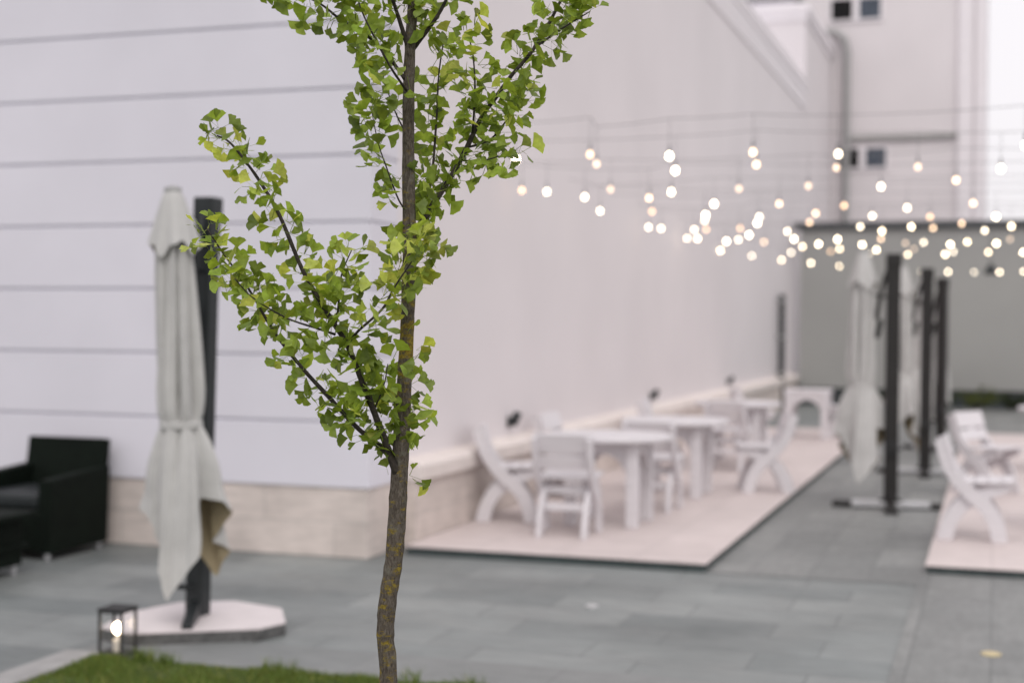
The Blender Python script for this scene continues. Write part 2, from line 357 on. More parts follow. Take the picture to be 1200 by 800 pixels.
TRUNK = [(0.006, 0.0, -0.01, 0.03), (0.004, 0.0, 0.16, 0.0265), (0.002, 0.0, 0.46, 0.025), (0.0, 0.0, 0.86, 0.0238), (-0.008, 0.0, 0.97, 0.0235), (-0.002, 0.0, 1.06, 0.0238), (0.012, 0.0, 1.16, 0.0245), (0.022, 0.0, 1.34, 0.0235), (0.03, 0.0, 1.52, 0.021), (0.038, 0.0, 1.68, 0.019), (0.042, 0.0, 1.86, 0.018), (0.038, 0.0, 2.1, 0.0165), (0.038, 0.0, 2.26, 0.0155), (0.042, 0.0, 2.38, 0.0145), (0.046, 0.0, 2.46, 0.0135), (0.052, 0.0, 2.76, 0.01), (0.044, 0.0, 3.06, 0.006), (0.038, 0.0, 3.32, 0.002)]


# ------------------------------------------------------------------ ground
def sheet(name, x0, x1, y0, y1, z, m):
    b = MB(); b.add([(x0, y0, z), (x1, y0, z), (x1, y1, z), (x0, y1, z)], [(0, 1, 2, 3)])
    return tag(b.build(name, m), kind='structure')
sheet('ground', -1500, 1500, -600, 2500, -.012, M['ground'])
sheet('paving', -20, 9, -6, 33, -.004, M['paving'])
sheet('aisle_paving', -1.88, -.47, 9.96, 32.2, 0, M['aisle'])
sheet('aisle_paving', -.47, 6, -4, 32.2, .004, M['aisle'])
sheet('border_paving', -4.5, 2.5, 6.2, 6.9, .001, M['border'])
b = MB(); b.box(-4.48, -4.29, -4, 6.31, -.02, .03)
tag(b.build('kerb', M['kerb'], bevel=.008), kind='structure')
def edge(x): return 6.26 + .05*(x+4.28)
b = MB(); b.add([(-4.29, -4, .012), (2.6, -4, .012), (2.6, edge(2.6), .012), (-4.29, edge(-4.29), .012)], [(0, 1, 2, 3)])
tag(b.build('lawn', M['lawn']), kind='structure')
# the beige terraces: raised tiled decks
for nm, x0, x1, y0, y1 in (('terrace', -4.14, -1.88, 9.95, 24.0), ('terrace', -.44, 3.6, 10.45, 24.0)):
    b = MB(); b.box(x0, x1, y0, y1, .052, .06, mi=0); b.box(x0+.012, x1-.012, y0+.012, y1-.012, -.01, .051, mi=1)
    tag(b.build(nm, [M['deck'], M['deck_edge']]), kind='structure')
# grass blades
b = MB(); rnd = random.Random(5)
def blade(x, y, h):
    a = rnd.uniform(0, TAU); w = rnd.uniform(.0018, .0035); dx, dy = math.cos(a), math.sin(a)
    bend = rnd.uniform(.1, .7)*h; a2 = rnd.uniform(0, TAU); bx, by = math.cos(a2)*bend, math.sin(a2)*bend
    k = rnd.uniform(.6, 1.3); yl = rnd.random() < .12
    c = (.28*k, .28*k, .08*k) if yl else (.125*k, .185*k, .035*k)
    b.add([(x-dx*w, y-dy*w, .01), (x+dx*w, y+dy*w, .01), (x+bx*.35+dx*w*.8, y+by*.35+dy*w*.8, h*.6), (x+bx*.35-dx*w*.8, y+by*.35-dy*w*.8, h*.6), (x+bx, y+by, h)],
          [(0, 1, 2, 3), (3, 2, 4)], 0, c)
def tuft(x, y): return .75 + .35*math.sin(x*5.1+y*2.3)*math.sin(y*6.7-x*1.9) + .2*math.sin(x*13+y*9)
for i in range(46000):
    x, y = rnd.uniform(-4.28, -1.5), -abs(rnd.triangular(0, 1.5, 0)); y += edge(x) + .01
    blade(x, y, rnd.uniform(.028, .052)*max(.5, tuft(x, y)))
for i in range(26000):
    x, y = rnd.uniform(-4.28, 2.5), rnd.uniform(1.5, 6.25)
    blade(x, y, rnd.uniform(.03, .065))
for (tx, ty, n_) in ((-4.02, 6.27, 110), (-3.88, 6.26, 80), (-3.3, 6.31, 40), (-2.6, 6.34, 30), (-2.3, 6.35, 25)):
    for i in range(n_): blade(tx+rnd.gauss(0, .035), ty+rnd.gauss(0, .02), rnd.uniform(.05, .095))
tag(b.build('grass', M['grass'], attr='tint'), 'short green grass of the lawn in front of the paving', 'grass', kind='stuff')
# hills
b = MB(); N = 60
vs = []; 
for i in range(N+1):
    x = -700 + 1500*i/N
    hgt = 62 + 9*math.sin(i*.35) + 5*math.sin(i*.9+1) + 2.5*math.sin(i*2.3)
    vs += [(x, 950, -2), (x, 1010, hgt*.62), (x, 1150, hgt*1.15)]
fs = []
for i in range(N):
    for k in (0, 1): fs.append((i*3+k, i*3+3+k, i*3+4+k, i*3+1+k))
b.add(vs, fs); tag(b.build('hills', M['hill'], smooth=True), kind='structure')

# ------------------------------------------------------------------ white building with the two long walls
XW = -4.28
bl = empty('rendered_building', (XW, 9.61, 0))
tag(bl, 'large white rendered building with grooved front and long smooth side wall', 'building')
def bpart(name, mb, m, bevel=0):
    o = mb.build(name, m, bevel=bevel); o.parent = bl; o.matrix_parent_inverse = Matrix.Translation((-XW, -9.61, 0)); return o
b = MB(); b.box(-19, XW-.016, 9.626, 34.5, .515, 7.38); bpart('core_wall', b, M['joint_grey'])
b = MB(); gz = [.51, .985, 1.47, 1.955, 2.44, 2.925, 3.41, 3.895, 4.38, 4.865, 5.35, 5.835, 6.32, 6.80]
for i in range(len(gz)-1):
    z0, z1 = gz[i] + (.010 if i else 0), gz[i+1] - .010
    b.prism([(-19, 9.61), (XW, 9.61), (XW, 10.12), (XW-.042, 10.12), (XW-.042, 9.652), (-19, 9.652)], z0, z1)
bpart('grooved_wall', b, M['render_white'], bevel=.004)
b = MB(); b.box(XW-.045, XW-.006, 10.122, 34.5, .5, 6.80); bpart('side_wall', b, M['wall_b'])
b = MB()
b.prism([(-19, 9.626), (XW-.014, 9.626), (XW-.014, 10.2), (XW-.06, 10.2), (XW-.06, 9.67), (-19, 9.67)], 0, .507)
b.box(XW-.03, XW+.13, 10.2, 32.5, 0, .507)
bpart('plinth', b, M['plinth'])
b = MB(); b.prism([(XW-.04, .509), (XW+.165, .509), (XW+.172, .52), (XW+.172, .625), (XW+.15, .65), (XW-.04, .68)], 10.19, 32.5, 'y')
bpart('coping', b, M['coping'], bevel=.008)
b = MB()
for z0, z1, p in ((6.80, 6.98, .02), (6.98, 7.2, .032), (7.2, 7.36, .055), (7.36, 7.46, .07)):
    b.prism([(-19, 9.61-p), (XW+p, 9.61-p), (XW+p, 34.5), (XW-.2, 34.5), (XW-.2, 9.8), (-19, 9.8)], z0, z1)
bpart('cornice', b, M['trim_white'])
b = MB(); b.box(-12, XW+.004, 34.5, 40.15, 0, 8.9); bpart('rear_wall', b, M['wall_b'])
b = MB(); b.box(-12, XW+.04, 34.47, 40.15, 8.9, 9.08); b.box(-12, XW+.08, 34.44, 40.15, 9.08, 9.3); bpart('rear_cornice', b, M['trim_white'])
b = MB(); b.box(-12, -4.75, 36, 40.1, 9.3, 9.75); bpart('roof_room', b, M['render_white'])
b = MB(); b.box(-12, -4.62, 35.8, 40.1, 9.75, 9.93); bpart('roof_slab', b, M['metal_grey'])

# dark upright mast at the far end of the long wall
t = empty('dark_pole', (XW+.12, 30.1, 0)); tag(t, 'dark grey vertical pipe standing against the far end of the long white wall', 'pole')
b = MB(); b.tube([(0, 0, 0), (0, 0, 1.2), (0, 0, 2.38)], .065, 14); b.build('pole', M['metal_dark'], t, smooth=False)
for z in (.75, 1.5, 2.25):
    b = MB(); b.lathe([(.066, -.03), (.085, -.025), (.085, .025), (.066, .03)], (0, 0, z), 14); b.box(-.12, -.06, -.02, .02, z-.02, z+.02); b.build('bracket', M['metal_grey'], t)

# small black wall lamps
WL = ['nearest the tree above the first chair', 'behind the front round table', 'furthest along near the far tables']
wl0 = None
for k, (y, z) in enumerate(((12.79, .80), (18.65, .78), (24.43, .77))):
    if wl0 is None:
        t = wl0 = empty('wall_lamp')
        b = MB(); b.box(-.006, .02, -.035, .035, -.05, .05); b.build('back_plate', M['black'], t, bevel=.004)
        b = MB(); b.tube([(.01, 0, 0), (.05, 0, .0), (.06, 0, .02)], .009, 8); b.build('arm', M['black'], t)
        b = MB(); Mx = Matrix.Translation((.065, 0, .03)) @ Matrix.Rotation(R(22), 4, 'Y')
        b.box(-.032, .032, -.032, .032, -.06, .07, Mx); b.build('lamp_head', M['metal_dark'], t, bevel=.006)
    else: t = copy_tree(wl0)
    t.location = (XW, y, z)
    tag(t, 'small black lamp on the long white wall, ' + WL[k], 'wall lamp', 'small black lamps on the long white wall')

# ------------------------------------------------------------------ far building
fb = empty('apartment_building', (-1, 40.2, 0)); tag(fb, 'tall pale building beyond the grey fence with small windows and corner pilaster', 'building')
def fpart(name, mb, m, parent=None, bevel=0):
    o = mb.build(name, m, bevel=bevel); o.parent = parent or fb
    o.matrix_parent_inverse = Matrix.Translation((1, -40.2, 0)) if parent is None else Matrix()
    return o
b = MB(); b.box(-14, -.33, 40.2, 54, 0, 17); fpart('wall', b, M['wall_b'])
b = MB(); b.box(-.98, -.62, 40.08, 40.199, 0, 17); b.box(-.55, -.28, 40.14, 40.6, 0, 17); fpart('pilaster', b, M['trim_white'])
b = MB(); b.box(-3.95, -1.0, 40.08, 40.198, 6.76, 6.87); fpart('ledge', b, M['fence'])
b = MB(); b.tube([(-4.45, 40.02, 9.72), (-4.12, 40.02, 9.66), (-3.92, 40.02, 9.48), (-3.86, 40.02, 9.15), (-3.86, 40.02, 6.7), (-3.86, 40.02, 0)], .09, 12); fpart('downpipe', b, M['metal_grey'])
for (x0, x1, z0, z1) in ((-4.30, -3.0, 10.02, 10.58), (-4.06, -2.82, 6.02, 6.54)):
    b = MB(); e = .06; xm = (x0+x1)/2
    b.box(x0-e, x1+e, 40.14, 40.195, z0-e, z0); b.box(x0-e, x1+e, 40.14, 40.195, z1, z1+e)
    b.box(x0-e, x0, 40.14, 40.195, z0, z1); b.box(x1, x1+e, 40.14, 40.195, z0, z1); b.box(xm-.085, xm+.085, 40.14, 40.195, z0, z1)
    w = fpart('window', b, M['trim_white'])
    for k, (a0, a1) in enumerate(((x0, xm-.085), (xm+.085, x1))):
        p = MB(); p.box(a0+.002, a1-.002, 40.165, 40.19, z0+.002, z1-.002)
        fpart('pane', p, M['pane'] if k == 0 else M['pane_blue'], w)

# ------------------------------------------------------------------ grey fence at the end of the courtyard
fn = empty('boundary_wall', (2, 32.6, 0)); tag(fn, 'tall flat grey boundary wall with dark top rail closing the courtyard', 'wall')
def npart(name, mb, m): 
    o = mb.build(name, m, fn); o.matrix_parent_inverse = Matrix.Translation((-2, -32.6, 0)); return o
b = MB(); b.box(XW+.17, 9, 32.6, 32.75, .38, 3.86); npart('wall_panel', b, M['fence'])
b = MB(); b.box(XW+.05, 9, 32.52, 32.82, 3.862, 4.02); npart('top_rail', b, M['fence_dark'])
b = MB(); b.box(XW+.17, 9, 32.66, 32.74, -.01, .378); npart('base', b, M['fence_dark'])
# low shrubs at its foot
def shrub(x, y, r, h, seed, label, col):
    rr = random.Random(seed); t = empty('shrub', (x, y, 0)); tag(t, label, 'shrub', 'low shrubs at the foot of the grey wall')
    s = MB(); f = MB()
    for k in range(9):
        a = rr.uniform(0, TAU); e = Vector((math.cos(a)*r*rr.uniform(.3, .9), math.sin(a)*r*rr.uniform(.3, .9), h*rr.uniform(.4, .75)))
        s.tube([(0, 0, 0), e*.5 + Vector((0, 0, .03)), e], [.012, .008, .004], 5)
        for q in range(46):
            p = e*rr.uniform(.35, 1.05) + Vector((rr.gauss(0, .05), rr.gauss(0, .05), rr.gauss(0, .04)))
            d = Vector((rr.uniform(-1, 1), rr.uniform(-1, 1), rr.uniform(-.2, 1))).normalized(); w = d.cross(Vector((rr.random(), rr.random(), 1))).normalized()*.018
            l_ = rr.uniform(.05, .09); g = rr.uniform(.5, 1.3)
            p.z = max(p.z, .03)
            f.add([p, p+d*l_*.5+w, p+d*l_, p+d*l_*.5-w], [(0, 1, 2, 3)], 0, tuple(c*g for c in col))
    s.build('stem', M['twig'], t); f.build('foliage', M['grass'], t, attr='tint')
shrub(-1.0, 32.0, .42, .5, 1, 'low dark green shrub at the wall just left of the parasol masts', (.05, .08, .02))
shrub(-.35, 31.9, .5, .62, 2, 'low yellowish green shrub at the foot of the grey wall right of the parasols', (.12, .15, .02))
shrub(.35, 32.0, .45, .48, 3, 'low dark shrub at the foot of the grey wall by the right picture edge', (.04, .06, .02))
shrub(-2.2, 32.0, .42, .45, 4, 'low dark shrub at the wall left of the parasols behind the square table', (.04, .06, .02))

# ------------------------------------------------------------------ strings of festoon bulbs
ORD = ['nearest', 'second nearest', 'third nearest', 'fourth nearest', 'fifth nearest', 'sixth nearest', 'seventh nearest', 'eighth nearest', 'ninth nearest',
       'ninth furthest', 'eighth furthest', 'seventh furthest', 'sixth furthest', 'fifth furthest', 'fourth furthest', 'third furthest', 'second furthest', 'furthest']
bulb_me = {}
def festoon(idx, y, bulbs):
    rr = random.Random(idx+40)
    t = empty('light_string', (XW, y, 3.2))
    tag(t, 'thin cable of hanging bulbs crossing the terraces, the %s of the strings' % ORD[idx], 'light string', 'strings of bulbs hung across the terraces')
    xs = sorted(bulbs); last = xs[-1][0]; zz = sum(q[1] for q in xs)/len(xs)
    x = max(last, .9) + .6; k = idx
    while x < 3.6:
        xs.append((x, zz + rr.uniform(-.02, .02), (k + 1) % 2)); x += rr.uniform(.52, .66); k += 1
    drop = .27
    pts = [(XW+.0, zz+drop+.05)] + [(q[0], q[1]+drop) for q in xs] + [(6.5, zz+drop+.12)]
    # smooth cable over the drop points
    b = MB(); P = [Vector((x-XW, 0, z-3.2)) for x, z in pts]; fine = []
    for i in range(len(P)-1):
        for s in range(4):
            f = s/4; q = P[i].lerp(P[i+1], f); q.z -= .012*math.sin(f*math.pi)*(P[i+1]-P[i]).length; fine.append(q)
    fine.append(P[-1]); b.tube(fine, .0027, 5); b.build('cable', M['wire'], t)
    for (x, z, br) in xs:
        lx, lz = x-XW, z-3.2
        b = MB(); b.tube([(lx, 0, lz+drop), (lx, 0, lz+.12), (lx, 0, lz+.08)], .002, 5); b.lathe([(.003, .085), (.008, .08), (.0095, .03), (.009, .02)][::-1], (lx, 0, lz), 10)
        h = b.build('lamp_holder', M['wire'], t)
        key = ('bright' if br else 'dim') + str(rr.randrange(3))
        b = MB(); b.lathe([(.002, -.021), (.012, -.0175), (.0175, -.008), (.019, .001), (.017, .010), (.012, .018), (.009, .024)], (lx, 0, lz), 12)
        b.build('bulb', M[key], t, smooth=True)
for i, (y, bl_) in enumerate(STRINGS): festoon(i, y, bl_)
# black pendant lamp
t = empty('pendant_lamp', (-.07, 24.7, 2.67)); tag(t, 'small black pendant lamp hanging on a long cord below the bulbs at right', 'pendant lamp')
b = MB(); b.tube([(0, 0, .07), (0, 0, .3), (0, 0, .56)], .006, 6); b.build('cord', M['black'], t)
b = MB(); b.lathe([(.10, -.09), (.105, -.07), (.085, .0), (.045, .06), (.02, .09)], (0, 0, 0), 24); b.build('lamp_shade', M['metal_dark'], t, smooth=False)

# ------------------------------------------------------------------ garden furniture
def strip(b, pts, y0, y1):
    L, Rr = [], []
    n = len(pts)
    fine = []
    def cr(p0, p1, p2, p3, f):
        return [.5*((2*p1[i]) + (-p0[i]+p2[i])*f + (2*p0[i]-5*p1[i]+4*p2[i]-p3[i])*f*f + (-p0[i]+3*p1[i]-3*p2[i]+p3[i])*f**3) for i in range(3)]
    for i in range(n-1):
        for s in range(4): fine.append(cr(pts[max(i-1, 0)], pts[i], pts[i+1], pts[min(i+2, n-1)], s/4))
    fine.append(list(pts[-1]))
    for i, p in enumerate(fine):
        a, c = fine[max(i-1, 0)], fine[min(i+1, len(fine)-1)]
        tx, tz = c[0]-a[0], c[1]-a[1]; d = math.hypot(tx, tz); nx, nz = -tz/d, tx/d
        if i == len(fine)-1: nx, nz = (1 if nx > 0 else -1), 0
        L.append((p[0]+nx*p[2], p[1]+nz*p[2])); Rr.append((p[0]-nx*p[2], p[1]-nz*p[2]))
    k = len(L)
    vs = [(u, y0, w) for u, w in L] + [(u, y0, w) for u, w in Rr] + [(u, y1, w) for u, w in L] + [(u, y1, w) for u, w in Rr]
    fs = []
    for i in range(k-1):
        fs += [(i, i+1, k+i+1, k+i), (2*k+i, 3*k+i, 3*k+i+1, 2*k+i+1), (i, 2*k+i, 2*k+i+1, i+1), (k+i, k+i+1, 3*k+i+1, 3*k+i)]
    fs += [(0, k, 3*k, 2*k), (k-1, 3*k-1, 4*k-1, 2*k-1)]
    b.add(vs, fs)

def make_chair():
    t = empty('garden_chair')
    W = M['white_wood']
    l1 = [(-.25, .775, .036), (-.195, .60, .042), (-.115, .475, .048), (-.01, .365, .054), (.095, .275, .056), (.17, .145, .056), (.205, 0, .058)]
    l2 = [(.285, .43, .034), (.17, .395, .042), (.05, .345, .052), (-.08, .27, .056), (-.165, .145, .058), (-.205, 0, .06)]
    for s in (-1, 1):
        b = MB(); strip(b, l1, *sorted((s*.198, s*.234))); b.build('leg', W, t, bevel=.005)
        b = MB(); strip(b, l2, *sorted((s*.160, s*.1965))); b.build('leg', W, t, bevel=.005)
    b = MB()
    for k in range(4):
        x0 = -.075 + k*.097; Mx = Matrix.Translation((x0, 0, .437 + k*.004)) @ Matrix.Rotation(R(-2.5), 4, 'Y')
        b.box(0, .091, -.235, .235, 0, .026, Mx)
    b.build('seat', W, t, bevel=.006)
    ang = math.atan2(-.195+.25, .775-.60)
    Mx = Matrix.Translation((-.195+.041, 0, .585)) @ Matrix.Rotation(-ang, 4, 'Y')
    b = MB(); b.box(0, .024, -.24, .24, .06, .225, Mx)
    b.box(0, .022, -.24, .24, -.07, .04, Mx)
    b.box(.003, .019, -.05, .05, .038, .062, Mx)
    b.build('backrest', W, t, bevel=.007)
    b = MB(); b.box(.0, .04, -.159, .159, .315, .375); b.box(-.135, -.1, -.159, .159, .20, .255); b.build('stretcher', W, t, bevel=.004)
    return t

def make_table(d=1.04, hgt=.74, square=False):
    W = M['white_wood']
    t = empty('square_table' if square else 'round_table')
    b = MB(); r = d/2
    if square: b.box(-r, r, -r*.9, r*.9, hgt-.045, hgt); b.build('tabletop', W, t, bevel=.01)
    else:
        b.lathe([(r-.012, hgt-.042), (r, hgt-.032), (r, hgt-.01), (r-.01, hgt)], n=48); b.build('tabletop', W, t)
    q = r*.5 if not square else r*.8
    for sx in (-1, 1):
        for sy in (-1, 1):
            b = MB(); b.box(sx*q-.048, sx*q+.048, sy*q-.048, sy*q+.048, 0, hgt-.043); b.build('leg', W, t, bevel=.008)
    b = MB(); a0, a1 = -q+.049, q-.049
    out = [(a0, hgt-.044), (a0, hgt-.3)] + [(a0 + (a1-a0)*k/8, hgt-.3+.16*math.sin(math.pi*k/8)**.6) for k in range(1, 8)] + [(a1, hgt-.3), (a1, hgt-.044)]
    for s in (-1, 1):
        b.prism(out, s*q-.014, s*q+.014, 'y'); b.prism(out, s*q-.014, s*q+.014, 'x')
    b.build('apron', W, t)
    return t

TZ = .06
tb = make_table()
TB = [((-3.04, 11.75), 'front round white table on the left terrace, standing before the first back-view chair'),
      ((-2.95, 13.95), 'second round white table from the front on the left terrace'),
      ((-2.93, 17.45), 'third round white table on the left terrace, behind the chair facing the wall'),
      ((.78, 12.65), 'round white table at the right picture edge beside the side-view chair'),
      ((.78, 17.9), 'far round white table at the right picture edge behind the nearer one')]
for k, ((x, y), lb) in enumerate(TB):
    o = tb if k == 0 else copy_tree(tb)
    o.location = (x, y, TZ); tag(o, lb, 'table', 'round white garden tables')
o = make_table(.66, .72, True); o.location = (-2.62, 21.9, TZ); tag(o, 'small square white table with arched apron at the far end of the left terrace', 'table')

ch = make_chair()
CH = [(-3.90, 11.64, 17, 'white wooden chair nearest the building corner, its back toward the wall ledge'),
      (-3.18, 10.98, 94, 'white wooden chair seen from behind, tucked at the front table'),
      (-2.90, 12.75, 92, 'white wooden chair seen from behind just past the front table'),
      (-3.86, 13.35, -5, 'white wooden chair by the wall with only its top showing over the front table'),
      (-2.16, 14.58, 196, 'white wooden chair with crossed legs facing the wall beside the second table'),
      (-3.62, 16.4, 5, 'white wooden chair by the wall with its top showing behind the second table'),
      (-2.88, 16.55, 88, 'white wooden chair partly hidden before the third round table'),
      (-3.2, 20.2, 20, 'white wooden chair at the wall end, its slim top rising behind the third table'),
      (-2.1, 22.2, 180, 'white wooden chair beside the small square table, next to the nearest right parasol cloth'),
      (-.15, 11.95, 0, 'white wooden chair at the near edge of the right terrace, crossed legs in side view'),
      (-.08, 15.3, -32, 'white wooden chair turned away behind the nearest right terrace chair')]
for k, (x, y, a, lb) in enumerate(CH):
    o = ch if k == 0 else copy_tree(ch)
    o.location = (x, y, TZ); o.rotation_euler.z = R(a); tag(o, lb, 'chair', 'white wooden garden chairs')

# ------------------------------------------------------------------ black rattan armchair and low table
t = empty('armchair', (-6.72, 9.1, 0)); tag(t, 'black rattan armchair with reclined back, standing against the plinth of the white wall', 'armchair')
Rt = M['rattan']
b = MB(); b.box(-.27, .27, -.36, .28, .06, .36); b.build('seat_base', Rt, t, bevel=.012)
b = MB(); b.box(-.265, .265, -.37, .24, .363, .47); b.build('seat_cushion', M['metal_dark'], t, bevel=.03)
Mx = Matrix.Translation((0, .26, .36)) @ Matrix.Rotation(R(-10), 4, 'X')
b = MB(); b.box(-.345, .345, 0, .075, 0, .47, Mx); b.build('backrest', Rt, t, bevel=.012)
for s in (-1, 1):
    b = MB(); b.prism([(-.38, .05), (.33, .05), (.36, .62), (-.38, .57)], *sorted((s*.275, s*.375)), axis='x'); b.build('arm', Rt, t, bevel=.012)
for sx in (-1, 1):
    for sy in (-.34, .28):
        b = MB(); b.lathe([(.02, 0), (.025, .05)], (sx*.325, sy, 0), 12); b.build('foot', M['silver'], t)
t = empty('low_table', (-6.62, 7.75, 0)); tag(t, 'black rattan low table with a lower shelf in front of the armchair', 'low table')
b = MB(); b.box(-.5, .5, -.55, .55, .385, .425); b.build('tabletop', Rt, t, bevel=.01)
b = MB(); b.box(-.4, .4, -.5, .5, .06, .384); b.build('body', Rt, t, bevel=.012)
b = MB(); b.box(-.43, .43, -.53, .53, .175, .205); b.build('shelf', Rt, t, bevel=.008)
for sx in (-1, 1):
    for sy in (-1, 1):
        b = MB(); b.lathe([(.02, 0), (.025, .06)], (sx*.36, sy*.45, 0), 12); b.build('foot', M['silver'], t)

# ------------------------------------------------------------------ parasols
def canopy_mesh(seed):
    rr = random.Random(seed)
    # folded cloth above the strap (rings) and loose panels below it, draped between the strap and a ragged hem line
    hem = [(-.25, .02, .72), (-.18, -.06, .65), (-.12, -.04, .50), (-.11, -.16, .40), (-.075, -.19, .22), (.035, -.205, .36), (.115, -.15, .46), (.095, -.05, .76),
           (.235, -.07, .73), (.25, .05, .67), (.13, .10, .50), (.215, .14, .44), (.115, .20, .28), (.0, .12, .50), (-.05, .19, .40), (-.16, .15, .55), (-.14, .07, .62)]
    H = len(hem); sub = 10; n = H*sub
    prof = [(2.30, .05), (2.12, .078), (1.95, .085), (1.75, .092), (1.55, .100), (1.35, .108), (1.20, .108), (1.15, .098)]
    def rad(z):
        for i in range(len(prof)-1):
            if prof[i][0] >= z >= prof[i+1][0]:
                f = (prof[i][0]-z)/(prof[i][0]-prof[i+1][0]); return prof[i][1]*(1-f)+prof[i+1][1]*f
        return prof[0][1] if z > 2.3 else prof[-1][1]
    ph = [rr.uniform(0, TAU) for _ in range(4)]
    rot = R(-66.6); cr_, sr_ = math.cos(rot), math.sin(rot)
    def ringpt(k, z):
        th = -math.pi + TAU*k/n
        tw = (2.3-z)*2.0; gather = math.exp(-((z-1.15)/.09)**2)
        fold = .52*(abs(math.sin(4*th+ph[0]+.5*tw))**.6-.66) + .13*math.cos(7*th+ph[1]-tw*.9) + .07*math.cos(15*th+ph[2]+1.5*tw)
        fold *= 1-.55*gather
        q = rad(z)*(1+fold); return (q*math.cos(th), q*math.sin(th), z)
    rows = []
    for i in range(41): rows.append([ringpt(k, 2.30 - 1.15*i/40) for k in range(n)])
    last = rows[-1]; hp = []
    for k in range(n):
        a, f = k//sub, (k % sub)/sub; p, q = hem[a], hem[(a+1) % H]
        hp.append([p[j]*(1-f)+q[j]*f for j in range(3)])
    # soften the creases a little
    for _ in range(2): hp = [[.25*hp[k-1][j]+.5*hp[k][j]+.25*hp[(k+1) % n][j] for j in range(3)] for k in range(n)]
    for i in range(1, 31):
        f = i/30; ring = []
        for k in range(n):
            a, b_ = last[k], hp[k]
            g = f**.86; bul = .020*math.sin(math.pi*min(1, f*1.25))
            x, y = a[0]*(1-g)+b_[0]*g, a[1]*(1-g)+b_[1]*g; d = math.hypot(x, y) or 1
            w = bul + .007*f*math.sin(k*.42+ph[3]+3*f) + .004*math.sin(k*.93+5*f)
            ring.append((x+x/d*w, y+y/d*w, a[2]*(1-f)+b_[2]*f))
        rows.append(ring)
    vs = [(p[0]*cr_-p[1]*sr_, p[0]*sr_+p[1]*cr_, p[2]) for ring in rows for p in ring]; fs = []
    for i in range(len(rows)-1):
        for k in range(n):
            k2 = (k+1) % n; fs.append((i*n+k, (i+1)*n+k, (i+1)*n+k2, i*n+k2))
    b = MB(); b.add(vs, fs); return b

def make_parasol(base, seed):
    t = empty('parasol')
    D = M['metal_dark' if base == 'slab' else 'metal_brown']
    hw = .048 if base == 'slab' else .066
    b = MB(); b.box(-hw, hw, -.055, .055, .05, 2.3); b.build('mast', D, t, bevel=.01)
    b = MB(); b.box(-hw-.008, hw+.008, -.065, .065, 2.27, 2.40); b.build('mast_cap', D, t, bevel=.012)
    # folded cantilever arm running down between mast and cloth
    b = MB(); b.tube([(-.03, 0, 2.33), (-.10, 0, 2.1), (-.155, 0, 1.78)], .02, 10); b.build('arm', D, t)
    b = MB(); Mx = Matrix.Translation((-.13, 0, 1.68)) @ Matrix.Rotation(R(12), 4, 'Y'); b.box(-.026, .026, -.026, .026, -.08, .1, Mx); b.build('handle', M['black'], t, bevel=.008)
    if base != 'slab':
        b = MB(); b.box(-.05, .05, -.09, -.056, .50, .64); b.tube([(0, -.09, .57), (0, -.13, .57), (.05, -.14, .57), (.09, -.14, .56)], .011, 8); b.build('crank', M['black'], t)
    b = MB(); b.tube([(-.035, 0, 1.98), (-.12, 0, 2.0), (-.20, 0, 2.01)], .011, 10); b.build('hanger', D, t)
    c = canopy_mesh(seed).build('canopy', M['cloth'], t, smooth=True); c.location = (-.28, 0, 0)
    if base != 'slab': c.rotation_euler.z = R(80); c.scale = (1.08, 1.08, 1)
    # vent cap with scalloped edge
    n = 72; vs, fs = [], []
    for i in range(13):
        f = i/12
        for k in range(n):
            th = TAU*k/n; hemz = 2.10 + .035*math.cos(4*th+seed) + .012*math.cos(9*th)
            z = 2.415 + (hemz-2.415)*f; r = (.042 + .085*f**.8)*(1 + .09*f*math.cos(8*th+1) + .05*f*math.cos(4*th+seed))
            vs.append((r*math.cos(th), r*math.sin(th), z))
    for i in range(12):
        for k in range(n):
            k2 = (k+1) % n; fs.append((i*n+k, (i+1)*n+k, (i+1)*n+k2, i*n+k2))
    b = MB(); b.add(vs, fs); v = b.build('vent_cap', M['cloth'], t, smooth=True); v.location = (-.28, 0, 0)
    b = MB(); b.lathe([(.043, 2.395), (.048, 2.41), (.046, 2.43), (.02, 2.44)], n=20); f = b.build('finial', M['metal_grey'], t); f.location = (-.28, 0, 0)
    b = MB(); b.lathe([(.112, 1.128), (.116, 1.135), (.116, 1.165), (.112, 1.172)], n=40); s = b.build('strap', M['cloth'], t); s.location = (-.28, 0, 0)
    b = MB(); b.tube([(0, 0, 2.3), (0, 0, 1.4), (0, 0, .62)], .019, 10); p = b.build('centre_pole', M['metal_grey'], t); p.location = (-.28, 0, 0)
    if base == 'cross':
        for a in (0, 90):
            Mx = Matrix.Rotation(R(a), 4, 'Z'); zz = .0 if a == 0 else .004
            b = MB(); b.box(-.36, .36, *((-.1, .1) if a == 0 else (-.045, .045)), .012+zz, .058+zz*1.5, Mx); br = b.build('base_bar', M['silver'] if a == 0 else D, t, bevel=.006)
            for s in (-1, 1):
                b = MB(); b.box(*sorted((s*.361, s*.54)), -.06, .06, 0, .052, Mx); b.build('end_cap', D, br, bevel=.015)
        b = MB(); b.lathe([(.11, .063), (.11, .075), (.07, .09), (.065, .16)], n=24); b.build('base_collar', D, t)
    return t

